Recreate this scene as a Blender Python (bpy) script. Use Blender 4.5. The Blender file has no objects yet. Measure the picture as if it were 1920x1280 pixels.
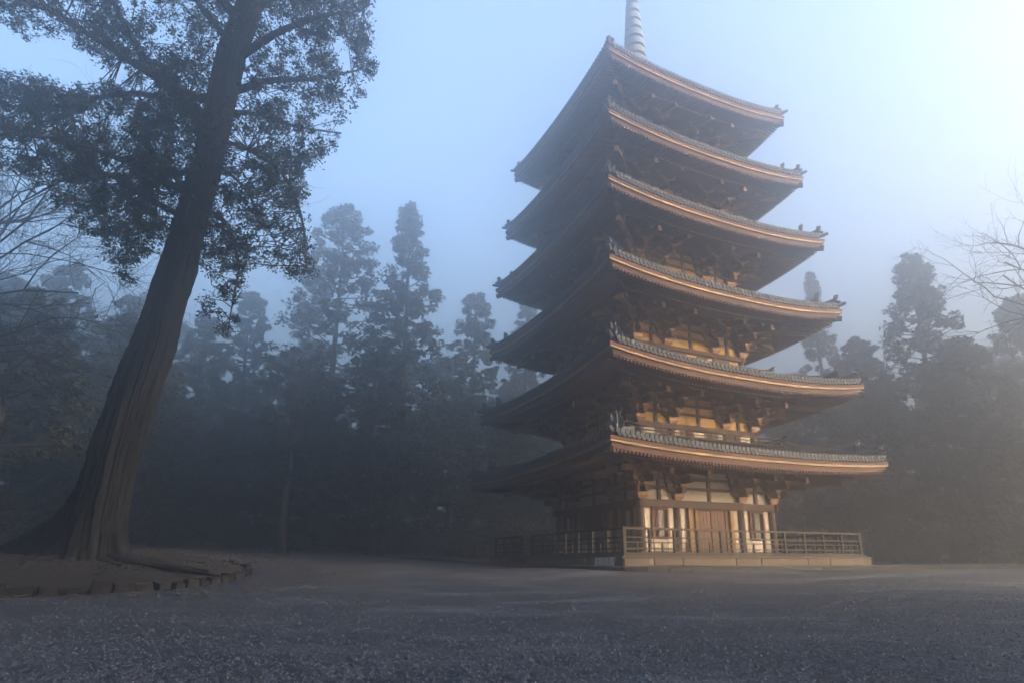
import bpy, math, random
import numpy as np
from mathutils import Vector, Matrix

SC = bpy.context.scene
COL = SC.collection
R = math.radians

# ---------------------------------------------------------------- camera
F, PPX, PPY = 1159.18, 960 + 49.08, 640 + 73.18      # focal length and principal point for a 1920 x 1280 frame
PITCH, CAMZ = 0.2836, 0.70
cam_d = bpy.data.cameras.new('camera')
cam = bpy.data.objects.new('camera', cam_d); COL.objects.link(cam)
cam_d.sensor_fit = 'HORIZONTAL'; cam_d.sensor_width = 36.0; cam_d.lens = F / 1920 * 36
cam_d.shift_x = -(PPX - 960) / 1920; cam_d.shift_y = (PPY - 640) / 1920
cam_d.clip_start = 0.05; cam_d.clip_end = 2000
cam.location = (0, 0, CAMZ); cam.rotation_euler = (math.pi / 2 + PITCH, 0, 0)
SC.camera = cam

# ---------------------------------------------------------------- sky, sun, exposure
SUN_AZ, SUN_EL = 113.0, 12.0          # degrees clockwise from the view direction (+Y), above the horizon
world = bpy.data.worlds.new('World'); SC.world = world; world.use_nodes = True
wn = world.node_tree; wn.nodes.clear()
wo = wn.nodes.new('ShaderNodeOutputWorld'); wb = wn.nodes.new('ShaderNodeBackground'); ws = wn.nodes.new('ShaderNodeTexSky')
ws.sky_type = 'NISHITA'; ws.sun_disc = False
ws.sun_elevation = R(SUN_EL); ws.sun_rotation = R(SUN_AZ)
ws.altitude = 200; ws.air_density = 1.05; ws.dust_density = 10.0; ws.ozone_density = 2.1
wb.inputs['Strength'].default_value = 0.15
wn.links.new(ws.outputs[0], wb.inputs['Color']); wn.links.new(wb.outputs[0], wo.inputs['Surface'])
sd = bpy.data.lights.new('sun', 'SUN'); sd.energy = 3.4; sd.angle = R(6.0); sd.color = (1.0, 0.77, 0.53)
sun = bpy.data.objects.new('sun', sd); COL.objects.link(sun)
sdir = Vector((math.sin(R(SUN_AZ)) * math.cos(R(SUN_EL)), math.cos(R(SUN_AZ)) * math.cos(R(SUN_EL)), math.sin(R(SUN_EL))))
sun.rotation_euler = sdir.to_track_quat('Z', 'Y').to_euler(); sun.location = (60, 0, 60)
SC.view_settings.view_transform = 'Standard'; SC.view_settings.look = 'None'
SC.view_settings.exposure = 3.2; SC.view_settings.gamma = 1.0; SC.view_settings.use_curve_mapping = False
SC.render.engine = 'CYCLES'
SC.cycles.use_denoising = True
SC.cycles.max_bounces = 8; SC.cycles.volume_bounces = 1; SC.cycles.diffuse_bounces = 3
SC.cycles.transparent_max_bounces = 8
HAZE_DENSITY, HAZE_ANISO = 0.029, 0.885

# ---------------------------------------------------------------- helpers
def pix(px, py, D):
    """world point seen at pixel px, py of the 1920 x 1280 frame, D metres in front of the camera along the ground"""
    u = (px - PPX) / F; v = -(py - PPY) / F
    cp, sp = math.cos(PITCH), math.sin(PITCH)
    fy = cp - v * sp; fz = sp + v * cp
    t = D / fy
    return Vector((u * t, D, CAMZ + fz * t))

class MB:
    def __init__(s): s.v = []; s.f = []; s.m = []; s.n = 0
    def add(s, v, f, m=0):
        v = np.asarray(v, float); s.v.append(v); f = [tuple(int(i) + s.n for i in q) for q in f]
        s.f += f; s.m += [m] * len(f); s.n += len(v)
    def box(s, c, d, m=0, rz=0.0, M=None):
        x, y, z = d[0] / 2, d[1] / 2, d[2] / 2
        v = np.array([(-x,-y,-z),(x,-y,-z),(x,y,-z),(-x,y,-z),(-x,-y,z),(x,-y,z),(x,y,z),(-x,y,z)])
        if rz: v = v @ rotz(rz).T
        if M is not None: v = v @ np.array(M).T
        s.add(v + np.array(c), BOXF, m)
    def beam(s, a, b, w, h, m=0):
        """box from point a to point b, width w (horizontal), height h"""
        a = np.array(a, float); b = np.array(b, float); d = b - a; L = np.linalg.norm(d); d /= L
        up = np.array((0, 0, 1.0)); sx = np.cross(d, up); sx /= max(np.linalg.norm(sx), 1e-6); uz = np.cross(sx, d)
        v = []
        for p in (a, b):
            for i, j in ((-1,-1),(1,-1),(1,1),(-1,1)): v.append(p + sx * w / 2 * i + uz * h / 2 * j)
        s.add(v, [(0,1,2,3),(7,6,5,4),(0,4,5,1),(1,5,6,2),(2,6,7,3),(3,7,4,0)], m)
    def tube(s, pts, rad, n=6, m=0, cap=True):
        pts = np.asarray(pts, float); rad = np.broadcast_to(np.asarray(rad, float), (len(pts),))
        t = np.gradient(pts, axis=0); t /= np.maximum(np.linalg.norm(t, axis=1), 1e-9)[:, None]
        ref = np.array((0.13, 0.27, 1.0)) if abs(t[:, 2]).mean() < 0.9 else np.array((1.0, 0.1, 0.05))
        a = np.cross(t, ref); a /= np.linalg.norm(a, axis=1)[:, None]; b = np.cross(t, a)
        th = np.arange(n) * 2 * np.pi / n
        v = pts[:, None] + rad[:, None, None] * (np.cos(th)[None, :, None] * a[:, None] + np.sin(th)[None, :, None] * b[:, None])
        v = v.reshape(-1, 3); f = []
        for i in range(len(pts) - 1):
            for j in range(n):
                k = (j + 1) % n; f.append((i*n+j, i*n+k, (i+1)*n+k, (i+1)*n+j))
        if cap: f.append(tuple(range(n-1, -1, -1))); f.append(tuple((len(pts)-1)*n + j for j in range(n)))
        s.add(v, f, m)
    def prism(s, prof, y0, y1, m=0, M=None, off=(0,0,0)):
        """profile in x,z extruded along y"""
        n = len(prof); v = [(x, y0, z) for x, z in prof] + [(x, y1, z) for x, z in prof]
        v = np.array(v, float)
        if M is not None: v = v @ np.array(M).T
        f = [tuple(range(n)), tuple(range(2*n-1, n-1, -1))] + [(i, i+n, (i+1)%n+n, (i+1)%n) for i in range(n)]
        s.add(v + np.array(off), f, m)
    def lathe(s, prof, n=16, m=0, off=(0,0,0)):
        th = np.arange(n) * 2 * np.pi / n; v = []
        for r, z in prof: v += [(r*math.cos(a)+off[0], r*math.sin(a)+off[1], z+off[2]) for a in th]
        f = []
        for i in range(len(prof)-1):
            for j in range(n):
                k = (j+1) % n; f.append((i*n+j, i*n+k, (i+1)*n+k, (i+1)*n+j))
        f.append(tuple(range(n-1,-1,-1))); f.append(tuple((len(prof)-1)*n+j for j in range(n)))
        s.add(v, f, m)
    def mesh(s, name, mats, smooth=False):
        me = bpy.data.meshes.new(name)
        v = np.concatenate(s.v) if s.v else np.zeros((0, 3))
        me.from_pydata(v.tolist(), [], s.f)
        for m in (mats if isinstance(mats, (list, tuple)) else [mats]): me.materials.append(m)
        me.polygons.foreach_set('material_index', s.m)
        if smooth: me.polygons.foreach_set('use_smooth', [True] * len(s.f))
        me.update(); return me
    def build(s, name, mats, parent=None, smooth=False, **kw):
        return link(name, s.mesh(name, mats, smooth), parent, **kw)

BOXF = [(0,3,2,1),(4,5,6,7),(0,1,5,4),(1,2,6,5),(2,3,7,6),(3,0,4,7)]
def rotz(a): c, s = math.cos(a), math.sin(a); return np.array([(c,-s,0),(s,c,0),(0,0,1.0)])
def link(name, data, parent=None, loc=None, rz=0.0, kind=None, label=None, cat=None, group=None):
    o = bpy.data.objects.new(name, data); COL.objects.link(o)
    if parent is not None: o.parent = parent
    if loc is not None: o.location = loc
    if rz: o.rotation_euler = (0, 0, rz)
    if kind: o['kind'] = kind
    if label: o['label'] = label
    if cat: o['category'] = cat
    if group: o['group'] = group
    return o
def quads_mesh(name, V, mats, nper=4, smooth=False, midx=None):
    """V (n, nper, 3): n separate polygons, quickly"""
    n = len(V); me = bpy.data.meshes.new(name)
    me.vertices.add(n * nper); me.vertices.foreach_set('co', V.reshape(-1).astype(np.float32))
    me.loops.add(n * nper); me.loops.foreach_set('vertex_index', np.arange(n * nper, dtype=np.int32))
    me.polygons.add(n); me.polygons.foreach_set('loop_start', np.arange(0, n * nper, nper, dtype=np.int32))
    me.polygons.foreach_set('loop_total', np.full(n, nper, np.int32))
    for m in (mats if isinstance(mats, (list, tuple)) else [mats]): me.materials.append(m)
    if midx is not None: me.polygons.foreach_set('material_index', midx.astype(np.int32))
    me.update(calc_edges=True); return me

# ---------------------------------------------------------------- materials
def mat(name, c1, c2=None, scale=8.0, rough=0.85, bump=0.0, bscale=None, stretch=(1,1,1), detail=6.0, c3=None, spec=0.3, coords='Object', trans=0.0):
    m = bpy.data.materials.new(name); m.use_nodes = True; nt = m.node_tree; N = nt.nodes; L = nt.links
    b = N['Principled BSDF']; b.inputs['Roughness'].default_value = rough
    b.inputs['Specular IOR Level'].default_value = spec
    tc = N.new('ShaderNodeTexCoord'); mp = N.new('ShaderNodeMapping'); mp.inputs['Scale'].default_value = stretch
    L.new(tc.outputs[coords], mp.inputs[0])
    if c2 is None: c2 = tuple(x * 0.7 for x in c1)
    no = N.new('ShaderNodeTexNoise'); no.inputs['Scale'].default_value = scale; no.inputs['Detail'].default_value = detail; no.inputs['Roughness'].default_value = 0.65
    L.new(mp.outputs[0], no.inputs['Vector'])
    cr = N.new('ShaderNodeValToRGB'); cr.color_ramp.elements[0].position = 0.32; cr.color_ramp.elements[1].position = 0.68
    cr.color_ramp.elements[0].color = (*c2, 1); cr.color_ramp.elements[1].color = (*c1, 1)
    if c3: e = cr.color_ramp.elements.new(0.5); e.color = (*c3, 1)
    L.new(no.outputs['Fac'], cr.inputs[0])
    oi = N.new('ShaderNodeObjectInfo'); mr = N.new('ShaderNodeMapRange'); mr.inputs[3].default_value = 0.82; mr.inputs[4].default_value = 1.18
    L.new(oi.outputs['Random'], mr.inputs[0])
    mx = N.new('ShaderNodeMix'); mx.data_type = 'RGBA'; mx.blend_type = 'MULTIPLY'; mx.inputs[0].default_value = 1.0
    L.new(cr.outputs[0], mx.inputs[6]); L.new(mr.outputs[0], mx.inputs[7]); L.new(mx.outputs[2], b.inputs['Base Color'])
    if bump:
        n2 = N.new('ShaderNodeTexNoise'); n2.inputs['Scale'].default_value = bscale or scale * 3; n2.inputs['Detail'].default_value = 8
        L.new(mp.outputs[0], n2.inputs['Vector'])
        bp = N.new('ShaderNodeBump'); bp.inputs['Strength'].default_value = bump; bp.inputs['Distance'].default_value = 0.02
        L.new(n2.outputs['Fac'], bp.inputs['Height']); L.new(bp.outputs[0], b.inputs['Normal'])
    return m

M_wood   = mat('aged_wood',  (0.060, 0.034, 0.024), (0.024, 0.015, 0.012), 6, 0.8, 0.5, 20, (1,1,0.3))
M_woodr  = mat('red_brown_board', (0.085, 0.032, 0.018), (0.035, 0.015, 0.010), 5, 0.8, 0.4, 20, (1,1,1))
M_woody  = mat('ochre_board', (0.26, 0.145, 0.055), (0.14, 0.08, 0.035), 5, 0.8, 0.3, 20)
M_fascia = mat('pale_eave_strip', (0.36, 0.23, 0.115), (0.10, 0.065, 0.038), 2.2, 0.7, 0.2, 20)
M_raft   = mat('rafter_wood', (0.10, 0.056, 0.04), (0.05, 0.03, 0.024), 6, 0.85, 0.3)
M_rend   = mat('pale_rafter_end', (0.62, 0.47, 0.26), (0.42, 0.29, 0.15), 9, 0.8)
M_block  = mat('bearing_block_wood', (0.46, 0.27, 0.15), (0.18, 0.10, 0.06), 10, 0.8, 0.3)
M_brack  = mat('bracket_wood', (0.17, 0.095, 0.05), (0.07, 0.042, 0.026), 7, 0.8, 0.4)
M_plast  = mat('cream_plaster', (0.52, 0.45, 0.37), (0.34, 0.28, 0.215), 4, 0.92, 0.25, 30)
M_plasty = mat('yellow_plaster', (0.60, 0.36, 0.12), (0.34, 0.20, 0.07), 4, 0.92, 0.25, 30)
M_tile   = mat('grey_tile', (0.055, 0.062, 0.072), (0.018, 0.021, 0.025), 7, 0.72, 0.4, 30, spec=0.22)
M_tiled  = mat('grey_tile_worn', (0.085, 0.095, 0.11), (0.022, 0.025, 0.031), 12, 0.72, 0.4, 30, spec=0.22)
M_door   = mat('door_wood', (0.13, 0.07, 0.045), (0.06, 0.035, 0.025), 5, 0.8, 0.4, 14, (4,4,0.4))
M_white  = mat('white_paint', (0.60, 0.58, 0.55), (0.42, 0.40, 0.37), 8, 0.8)
M_fence  = mat('weathered_rail', (0.042, 0.033, 0.026), (0.018, 0.014, 0.012), 7, 0.85, 0.4, 25)
M_stone  = mat('platform_stone', (0.12, 0.092, 0.068), (0.05, 0.040, 0.030), 3, 0.9, 0.5, 18)
M_kerb   = mat('kerb_stone', (0.045, 0.040, 0.037), (0.012, 0.011, 0.011), 4, 0.9, 0.7, 16)
M_bark   = mat('bark', (0.040, 0.037, 0.036), (0.004, 0.0035, 0.0035), 5.0, 0.95, 1.0, 14, (2.2, 2.2, 0.22), 9)
M_barkd  = mat('dark_bark', (0.040, 0.033, 0.030), (0.016, 0.014, 0.013), 5.0, 0.95, 0.6, 12, (2, 2, 0.3))
M_barkp  = mat('pale_bark', (0.085, 0.075, 0.068), (0.04, 0.035, 0.032), 5.0, 0.95, 0.6, 12, (2, 2, 0.3))
M_bronze = mat('bronze', (0.10, 0.11, 0.12), (0.07, 0.08, 0.085), 5, 0.6)
def leaf_mat(name, c1, c2, sc=0.6):
    m = mat(name, c1, c2, sc, 0.7, 0, spec=0.25)
    nt = m.node_tree; b = nt.nodes['Principled BSDF']; out = nt.nodes['Material Output']
    tr = nt.nodes.new('ShaderNodeBsdfTranslucent'); ms = nt.nodes.new('ShaderNodeMixShader'); ms.inputs[0].default_value = 0.22
    src = b.inputs['Base Color'].links[0].from_socket; nt.links.new(src, tr.inputs[0])
    nt.links.new(b.outputs[0], ms.inputs[1]); nt.links.new(tr.outputs[0], ms.inputs[2]); nt.links.new(ms.outputs[0], out.inputs[0])
    return m
M_leafn = leaf_mat('leaf_near', (0.026, 0.033, 0.020), (0.008, 0.011, 0.008), 1.2)
M_leaf  = leaf_mat('leaf_cedar', (0.045, 0.054, 0.034), (0.020, 0.026, 0.018), 0.5)
M_leafo = leaf_mat('leaf_olive', (0.070, 0.070, 0.036), (0.030, 0.034, 0.020), 0.5)

def ground_mat():
    m = bpy.data.materials.new('gravel_ground'); m.use_nodes = True; nt = m.node_tree; N = nt.nodes; L = nt.links
    b = N['Principled BSDF']; b.inputs['Roughness'].default_value = 0.62; b.inputs['Specular IOR Level'].default_value = 0.42
    tc = N.new('ShaderNodeTexCoord')
    def noise(s, d=6, r=0.6, st=(1,1,1)):
        mp = N.new('ShaderNodeMapping'); mp.inputs['Scale'].default_value = st; L.new(tc.outputs['Object'], mp.inputs[0])
        n = N.new('ShaderNodeTexNoise'); n.inputs['Scale'].default_value = s; n.inputs['Detail'].default_value = d; n.inputs['Roughness'].default_value = r
        L.new(mp.outputs[0], n.inputs['Vector']); return n.outputs['Fac']
    def ramp(f, p0, p1, c0, c1):
        r = N.new('ShaderNodeValToRGB'); r.color_ramp.elements[0].position = p0; r.color_ramp.elements[1].position = p1
        r.color_ramp.elements[0].color = (*c0, 1); r.color_ramp.elements[1].color = (*c1, 1); L.new(f, r.inputs[0]); return r.outputs[0]
    def mix(a, b_, f=None, mode='MIX', v=1.0):
        x = N.new('ShaderNodeMix'); x.data_type = 'RGBA'; x.blend_type = mode; x.inputs[0].default_value = v
        if f is not None: L.new(f, x.inputs[0])
        L.new(a, x.inputs[6]); L.new(b_, x.inputs[7]); return x.outputs[2]
    grain = ramp(noise(38, 5, 0.75), 0.40, 0.62, (0.004, 0.004, 0.006), (0.090, 0.089, 0.098))
    vo = N.new('ShaderNodeTexVoronoi'); vo.inputs['Scale'].default_value = 34; L.new(tc.outputs['Object'], vo.inputs['Vector'])
    peb = ramp(vo.outputs['Color'], 0.1, 0.9, (0.42, 0.42, 0.44), (1.25, 1.25, 1.3))
    col = mix(grain, peb, None, 'MULTIPLY', 0.8)
    mid = ramp(noise(11, 5, 0.8), 0.42, 0.58, (0.28, 0.28, 0.30), (1.75, 1.75, 1.75)); col = mix(col, mid, None, 'MULTIPLY', 1.0)
    frost = ramp(noise(0.6, 7, 0.70, (0.6, 1.2, 1)), 0.50, 0.66, (0, 0, 0), (0.85, 0.85, 0.85))
    pale = ramp(noise(30, 4, 0.7), 0.35, 0.65, (0.05, 0.053, 0.06), (0.30, 0.315, 0.345))
    col = mix(col, pale, frost)
    # brown earth and litter on the left, around the big tree
    sx = N.new('ShaderNodeSeparateXYZ'); L.new(tc.outputs['Object'], sx.inputs[0])
    mr = N.new('ShaderNodeMapRange'); mr.inputs[1].default_value = -0.5; mr.inputs[2].default_value = -5.0; L.new(sx.outputs[0], mr.inputs[0])
    mu = N.new('ShaderNodeMath'); mu.operation = 'MULTIPLY'; L.new(mr.outputs[0], mu.inputs[0])
    br = ramp(noise(0.9, 5, 0.65), 0.38, 0.6, (0.15, 0.15, 0.15), (1, 1, 1)); L.new(br, mu.inputs[1])
    earth = ramp(noise(26, 6, 0.75), 0.38, 0.66, (0.018, 0.013, 0.010), (0.075, 0.056, 0.042))
    col = mix(col, earth, mu.outputs[0])
    # forest floor far away
    mr2 = N.new('ShaderNodeMapRange'); mr2.inputs[1].default_value = 36; mr2.inputs[2].default_value = 42; L.new(sx.outputs[1], mr2.inputs[0])
    ff = ramp(noise(3, 6, 0.7), 0.35, 0.65, (0.014, 0.011, 0.008), (0.045, 0.033, 0.021))
    col = mix(col, ff, mr2.outputs[0])
    L.new(col, b.inputs['Base Color'])
    bp = N.new('ShaderNodeBump'); bp.inputs['Strength'].default_value = 1.0; bp.inputs['Distance'].default_value = 0.05
    L.new(noise(36, 8, 0.8), bp.inputs['Height'])
    bp2 = N.new('ShaderNodeBump'); bp2.inputs['Strength'].default_value = 0.6; bp2.inputs['Distance'].default_value = 0.10
    L.new(noise(3.5, 4, 0.6, (0.6, 1.6, 1)), bp2.inputs['Height']); L.new(bp.outputs[0], bp2.inputs['Normal'])
    L.new(bp2.outputs[0], b.inputs['Normal'])
    return m
M_ground = ground_mat()
M_mound = mat('earth_mound', (0.05, 0.037, 0.026), (0.012, 0.009, 0.007), 5, 0.95, 1.0, 26, detail=10)
M_gravel = mat('gravel_stone', (0.17, 0.168, 0.175), (0.005, 0.005, 0.006), 45, 0.6, 0.3, 60, spec=0.4)
M_twig = mat('dead_litter', (0.20, 0.15, 0.10), (0.07, 0.05, 0.035), 9, 0.9)

# ---------------------------------------------------------------- terrain
TP = np.array([(0,0,0),(0,4,0),(-4,5,0.02),(5,6,0.0),(0,12,0.10),(-9,13,0.16),(-12,18,0.45),(-21.3,45,1.72),(-14.6,46,1.55),(-7.1,46,1.15),
    (-30,42,1.85),(-4.2,33,0.66),(2.4,19.4,0.39),(14,25,0.38),(7.5,22,0.39),(23,28,0.43),(-1.3,27,0.52),(27,40,0.58),(10,42,0.65),(5.4,28.3,0.46),
    (0,-30,0),(-40,-10,0.3),(40,-10,0.1),(60,40,0.7),(-60,40,2.2),(0,90,2.0),(60,100,1.6),(-70,100,2.6),(0,-90,0.0),(100,0,0.4),(-100,0,1.5)], float)
def _k(r2): return 0.5 * r2 * np.log(r2 + 1e-9)
_P = TP[:, :2]; _K = _k(((_P[:, None] - _P[None]) ** 2).sum(-1)) + np.eye(len(TP)) * 4.0
_A = np.block([[_K, np.c_[np.ones(len(TP)), _P]], [np.c_[np.ones(len(TP)), _P].T, np.zeros((3, 3))]])
_W = np.linalg.solve(_A, np.r_[TP[:, 2], 0, 0, 0])
def ground(x, y):
    x = np.asarray(x, float); y = np.asarray(y, float)
    r2 = (x[..., None] - _P[:, 0]) ** 2 + (y[..., None] - _P[:, 1]) ** 2
    return np.clip(_k(r2) @ _W[:-3] + _W[-3] + _W[-2] * x + _W[-1] * y, -0.5, 3.0)
def gz(x, y): return float(ground(x, y))
def axis(lo, hi, c, n):
    t = np.linspace(-1, 1, n); s = np.sign(t) * np.abs(t) ** 2.2
    return np.where(s < 0, c + s * (c - lo), c + s * (hi - c))
gx, gy = axis(-108, 61, 0, 170), axis(-62, 112, 8, 180)
X, Y = np.meshgrid(gx, gy); Z = ground(X, Y)
rg = np.random.default_rng(5)
for fr, am in ((0.35, 0.02), (0.9, 0.012), (2.1, 0.006)):
    ph = rg.uniform(0, 6, 4); Z += am * (np.sin(X*fr+ph[0]+1.3*np.sin(Y*fr*0.7)) + np.sin(Y*fr*1.3+ph[1]+np.sin(X*fr*0.8+ph[2])))
nx, ny = len(gx), len(gy)
me = bpy.data.meshes.new('ground')
idx = np.arange(nx * ny).reshape(ny, nx)
fq = np.stack([idx[:-1, :-1], idx[:-1, 1:], idx[1:, 1:], idx[1:, :-1]], -1).reshape(-1, 4)
me.from_pydata(np.stack([X, Y, Z], -1).reshape(-1, 3).tolist(), [], fq.tolist())
me.materials.append(M_ground); me.polygons.foreach_set('use_smooth', [True] * len(fq))
link('ground', me, kind='structure')

# ---------------------------------------------------------------- the pagoda
PB = 0.60                                     # height of its foot
BX, BY, YAW = 5.4447, 28.3284, 0.4455
pag = link('pagoda', None, loc=(BX, BY, PB), rz=YAW, cat='pagoda',
           label='tall six-roofed wooden pagoda with curved grey tiled eaves fading up into the fog')
S  = [6.58, 6.268, 5.972, 5.759, 5.393, 5.056]                 # half width of each eave
ZT = [z - PB for z in (4.44, 7.78, 11.268, 14.788, 18.229, 21.828)]   # eave height at the corners
SAG = [0.24, 0.44, 0.46, 0.46, 0.44, 0.44]
ZM = [a - b for a, b in zip(ZT, SAG)]
BH = [3.32, 3.00, 2.86, 2.70, 2.50, 2.32]                      # half width of the body
COLX = [1.63, 1.40, 1.30, 1.22, 1.12, 1.04]
def face(f): return rotz(-math.pi / 2 * f)                     # 0 right front, 1 left front, 2 and 3 behind
def fput(mb, f, fn):
    """run fn on a fresh builder in face-0 coordinates, then turn it onto face f"""
    t = MB(); fn(t); A = face(f)
    n0 = mb.n
    for v in t.v: mb.v.append(v @ A.T)
    mb.f += [tuple(i + n0 for i in q) for q in t.f]; mb.m += t.m; mb.n += t.n
def fpart(name, me, f, x, y, z, parent=pag, rz=0.0, **kw):
    p = face(f) @ np.array((x, y, z)); return link(name, me, parent, loc=tuple(p), rz=-math.pi / 2 * f + rz, **kw)

# --- platform
FL = 0.86 - PB
mb = MB()
prof = [(5.83, -0.45), (5.82, 0.0), (5.81, FL - 0.06), (5.86, FL - 0.05), (5.86, FL - 0.005), (5.6, FL)]
v = []
for h, z in prof: v += [(-h, -h, z), (h, -h, z), (h, h, z), (-h, h, z)]
f = []
for i in range(len(prof) - 1):
    for j in range(4): k = (j + 1) % 4; f.append((i*4+j, i*4+k, (i+1)*4+k, (i+1)*4+j))
f.append(tuple((len(prof)-1)*4 + j for j in range(4)))
mb.add(v, f); plat = mb.build('platform', M_stone, pag)
# dressed edge stones along the two fronts, individually laid
es = MB(); es.box((0, 0, 0), (1.09, 0.09, 0.24)); es = es.mesh('edge_stone', M_stone)
for fc in (0, 1):
    for i in range(10):
        x = -5.22 + i * 1.16
        if fc == 1 and 4.0 < x < 5.4: continue
        o = fpart('edge_stone', es, fc, x, -5.83 - 0.012 * ((i * 7) % 3), FL - 0.20 + 0.004 * ((i*5) % 3), plat); o.scale = (1.04, 1, 1)
# white slatted vent on the left front near the corner
vent = MB(); vent.box((0, 0, 0), (1.25, 0.05, 0.34)); vo_ = vent.build('vent_panel', M_kerb, pag, loc=tuple(face(1) @ np.array((4.9, -5.90, FL - 0.19))), rz=-math.pi/2)
sl = MB(); sl.box((0, 0, 0), (0.07, 0.03, 0.30)); sl = sl.mesh('slat', M_white)
for i in range(10): link('slat', sl, vo_, loc=(-0.55 + i * 0.122, -0.045, 0))

# --- ground storey walls
def wallbox(name, m, parent, fc, x0, x1, z0, z1, y, t=0.06):
    b = MB(); b.box((0, 0, 0), (x1 - x0, t, z1 - z0)); return b.build(name, m, parent, loc=tuple(face(fc) @ np.array(((x0+x1)/2, y, (z0+z1)/2))), rz=-math.pi/2*fc)
core = MB()
for k in range(6):
    z0 = FL if k == 0 else ZM[k] - 2.1
    h = BH[k] - 0.10; core.box((0, 0, (z0 + ZM[k] + 0.5) / 2), (2*h, 2*h, ZM[k] + 0.5 - z0))
core.build('inner_wall', M_wood, pag)
H0 = BH[0]; ZB = ZM[0] - 1.20        # top of head beam
colm = MB(); colm.lathe([(0.16, 0), (0.16, 0.3), (0.157, 1.5), (0.145, ZB - FL)], 14); colm = colm.mesh('column', M_wood, True)
foot = MB(); foot.lathe([(0.30, 0), (0.28, 0.06), (0.22, 0.10)], 14); foot = foot.mesh('column_base', M_stone, True)
for fc in range(4):
    for x in (-H0, -COLX[0], COLX[0]):
        c = fpart('column', colm, fc, x, -H0, FL); link('column_base', foot, c, loc=(0, 0, 0))
for fc in range(4):
    wallbox('head_beam', M_wood, pag, fc, -H0 - 0.28, H0 + 0.28, ZB - 0.30, ZB - 0.02, -H0 - 0.13 - 0.002*fc, 0.10)
    wallbox('foot_beam', M_wood, pag, fc, -H0 - 0.20, H0 + 0.20, FL + 0.02, FL + 0.20, -H0 - 0.13 - 0.002*fc, 0.10)
    y = -H0 + 0.02
    zt, zb = ZB - 0.30, FL + 0.20
    for sgn in (-1, 1):
        bays = [(1.78, 2.10), (2.80, 3.17)]                # plaster strips of the side bay, |x|
        for a, b in bays:
            x0, x1 = sorted((a * sgn, b * sgn)); wallbox('plaster_strip', M_plast, pag, fc, x0, x1, zb, zt, y, 0.05)
        x0, x1 = sorted((2.14 * sgn, 2.76 * sgn))
        wallbox('plaster_panel', M_plast, pag, fc, x0, x1, zb, 1.38 - PB + 0.12, y, 0.05)
        # bar window
        wz0, wz1 = 1.52 - PB, zt
        wf = MB(); cx = (x0 + x1) / 2
        for dx in (-0.35, 0.35): wf.box((dx, 0, (wz0+wz1)/2), (0.09, 0.12, wz1 - wz0))
        wf.box((0, 0.002, wz0 + 0.04), (0.612, 0.115, 0.08)); wf.box((0, 0.002, wz1 - 0.05), (0.612, 0.115, 0.10))
        wo_ = wf.build('bar_window', M_woodr, pag, loc=tuple(face(fc) @ np.array((cx, -H0 - 0.02, 0))), rz=-math.pi/2*fc)
        bk = MB(); bk.box((0, 0.055, (wz0+wz1)/2), (0.60, 0.02, wz1-wz0-0.01)); bk.build('backing', M_door, wo_)
        br = MB(); br.box((0, 0, 0), (0.036, 0.036, wz1-wz0-0.18), 0, math.pi/4); brm = br.mesh('bar', M_white); brd = br.mesh('bar', M_woodr)
        for i in range(9): link('bar', brm if 3 <= i <= 6 else brd, wo_, loc=(-0.268 + i * 0.067, 0.0, (wz0+wz1)/2 - 0.01))
        # centre bay
        for a, b in ((1.14, 1.49), (0.78, 0.96)):
            p0, p1 = sorted((a * sgn, b * sgn)); wallbox('plaster_strip', M_plast, pag, fc, p0, p1, zb, zt, y, 0.05)
        wallbox('door_post', M_woody, pag, fc, *sorted((0.96 * sgn, 1.13 * sgn)), zb, zt, -H0 - 0.06, 0.16)
        p0, p1 = sorted((0.02 * sgn, 0.72 * sgn))
        d = wallbox('door', M_door, pag, fc, p0, p1, zb, zt - 0.04, -H0 - 0.01, 0.05)
        pl = MB(); pl.box((0, 0, 0), (0.165, 0.02, zt - zb - 0.16)); pl = pl.mesh('plank', M_door)
        for i in range(4): link('plank', pl, d, loc=(-0.262 + i * 0.1745, -0.034, 0.0))
        hd = MB(); hd.lathe([(0.05, 0), (0.045, 0.02), (0.02, 0.03)], 8); hdl = link('handle', hd.mesh('handle', M_bronze), d, loc=(-0.27 * sgn, -0.045, 0.1)); hdl.rotation_euler = (math.pi/2, 0, 0)
    wallbox('door_post', M_woody, pag, fc, -0.78, -0.725, zb, zt, -H0 - 0.04, 0.12); wallbox('door_post', M_woody, pag, fc, 0.725, 0.78, zb, zt, -H0 - 0.04, 0.12)
    wallbox('door_lintel', M_wood, pag, fc, -0.95, 0.95, zt - 0.05, zt - 0.002, -H0 - 0.06, 0.10)
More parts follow.
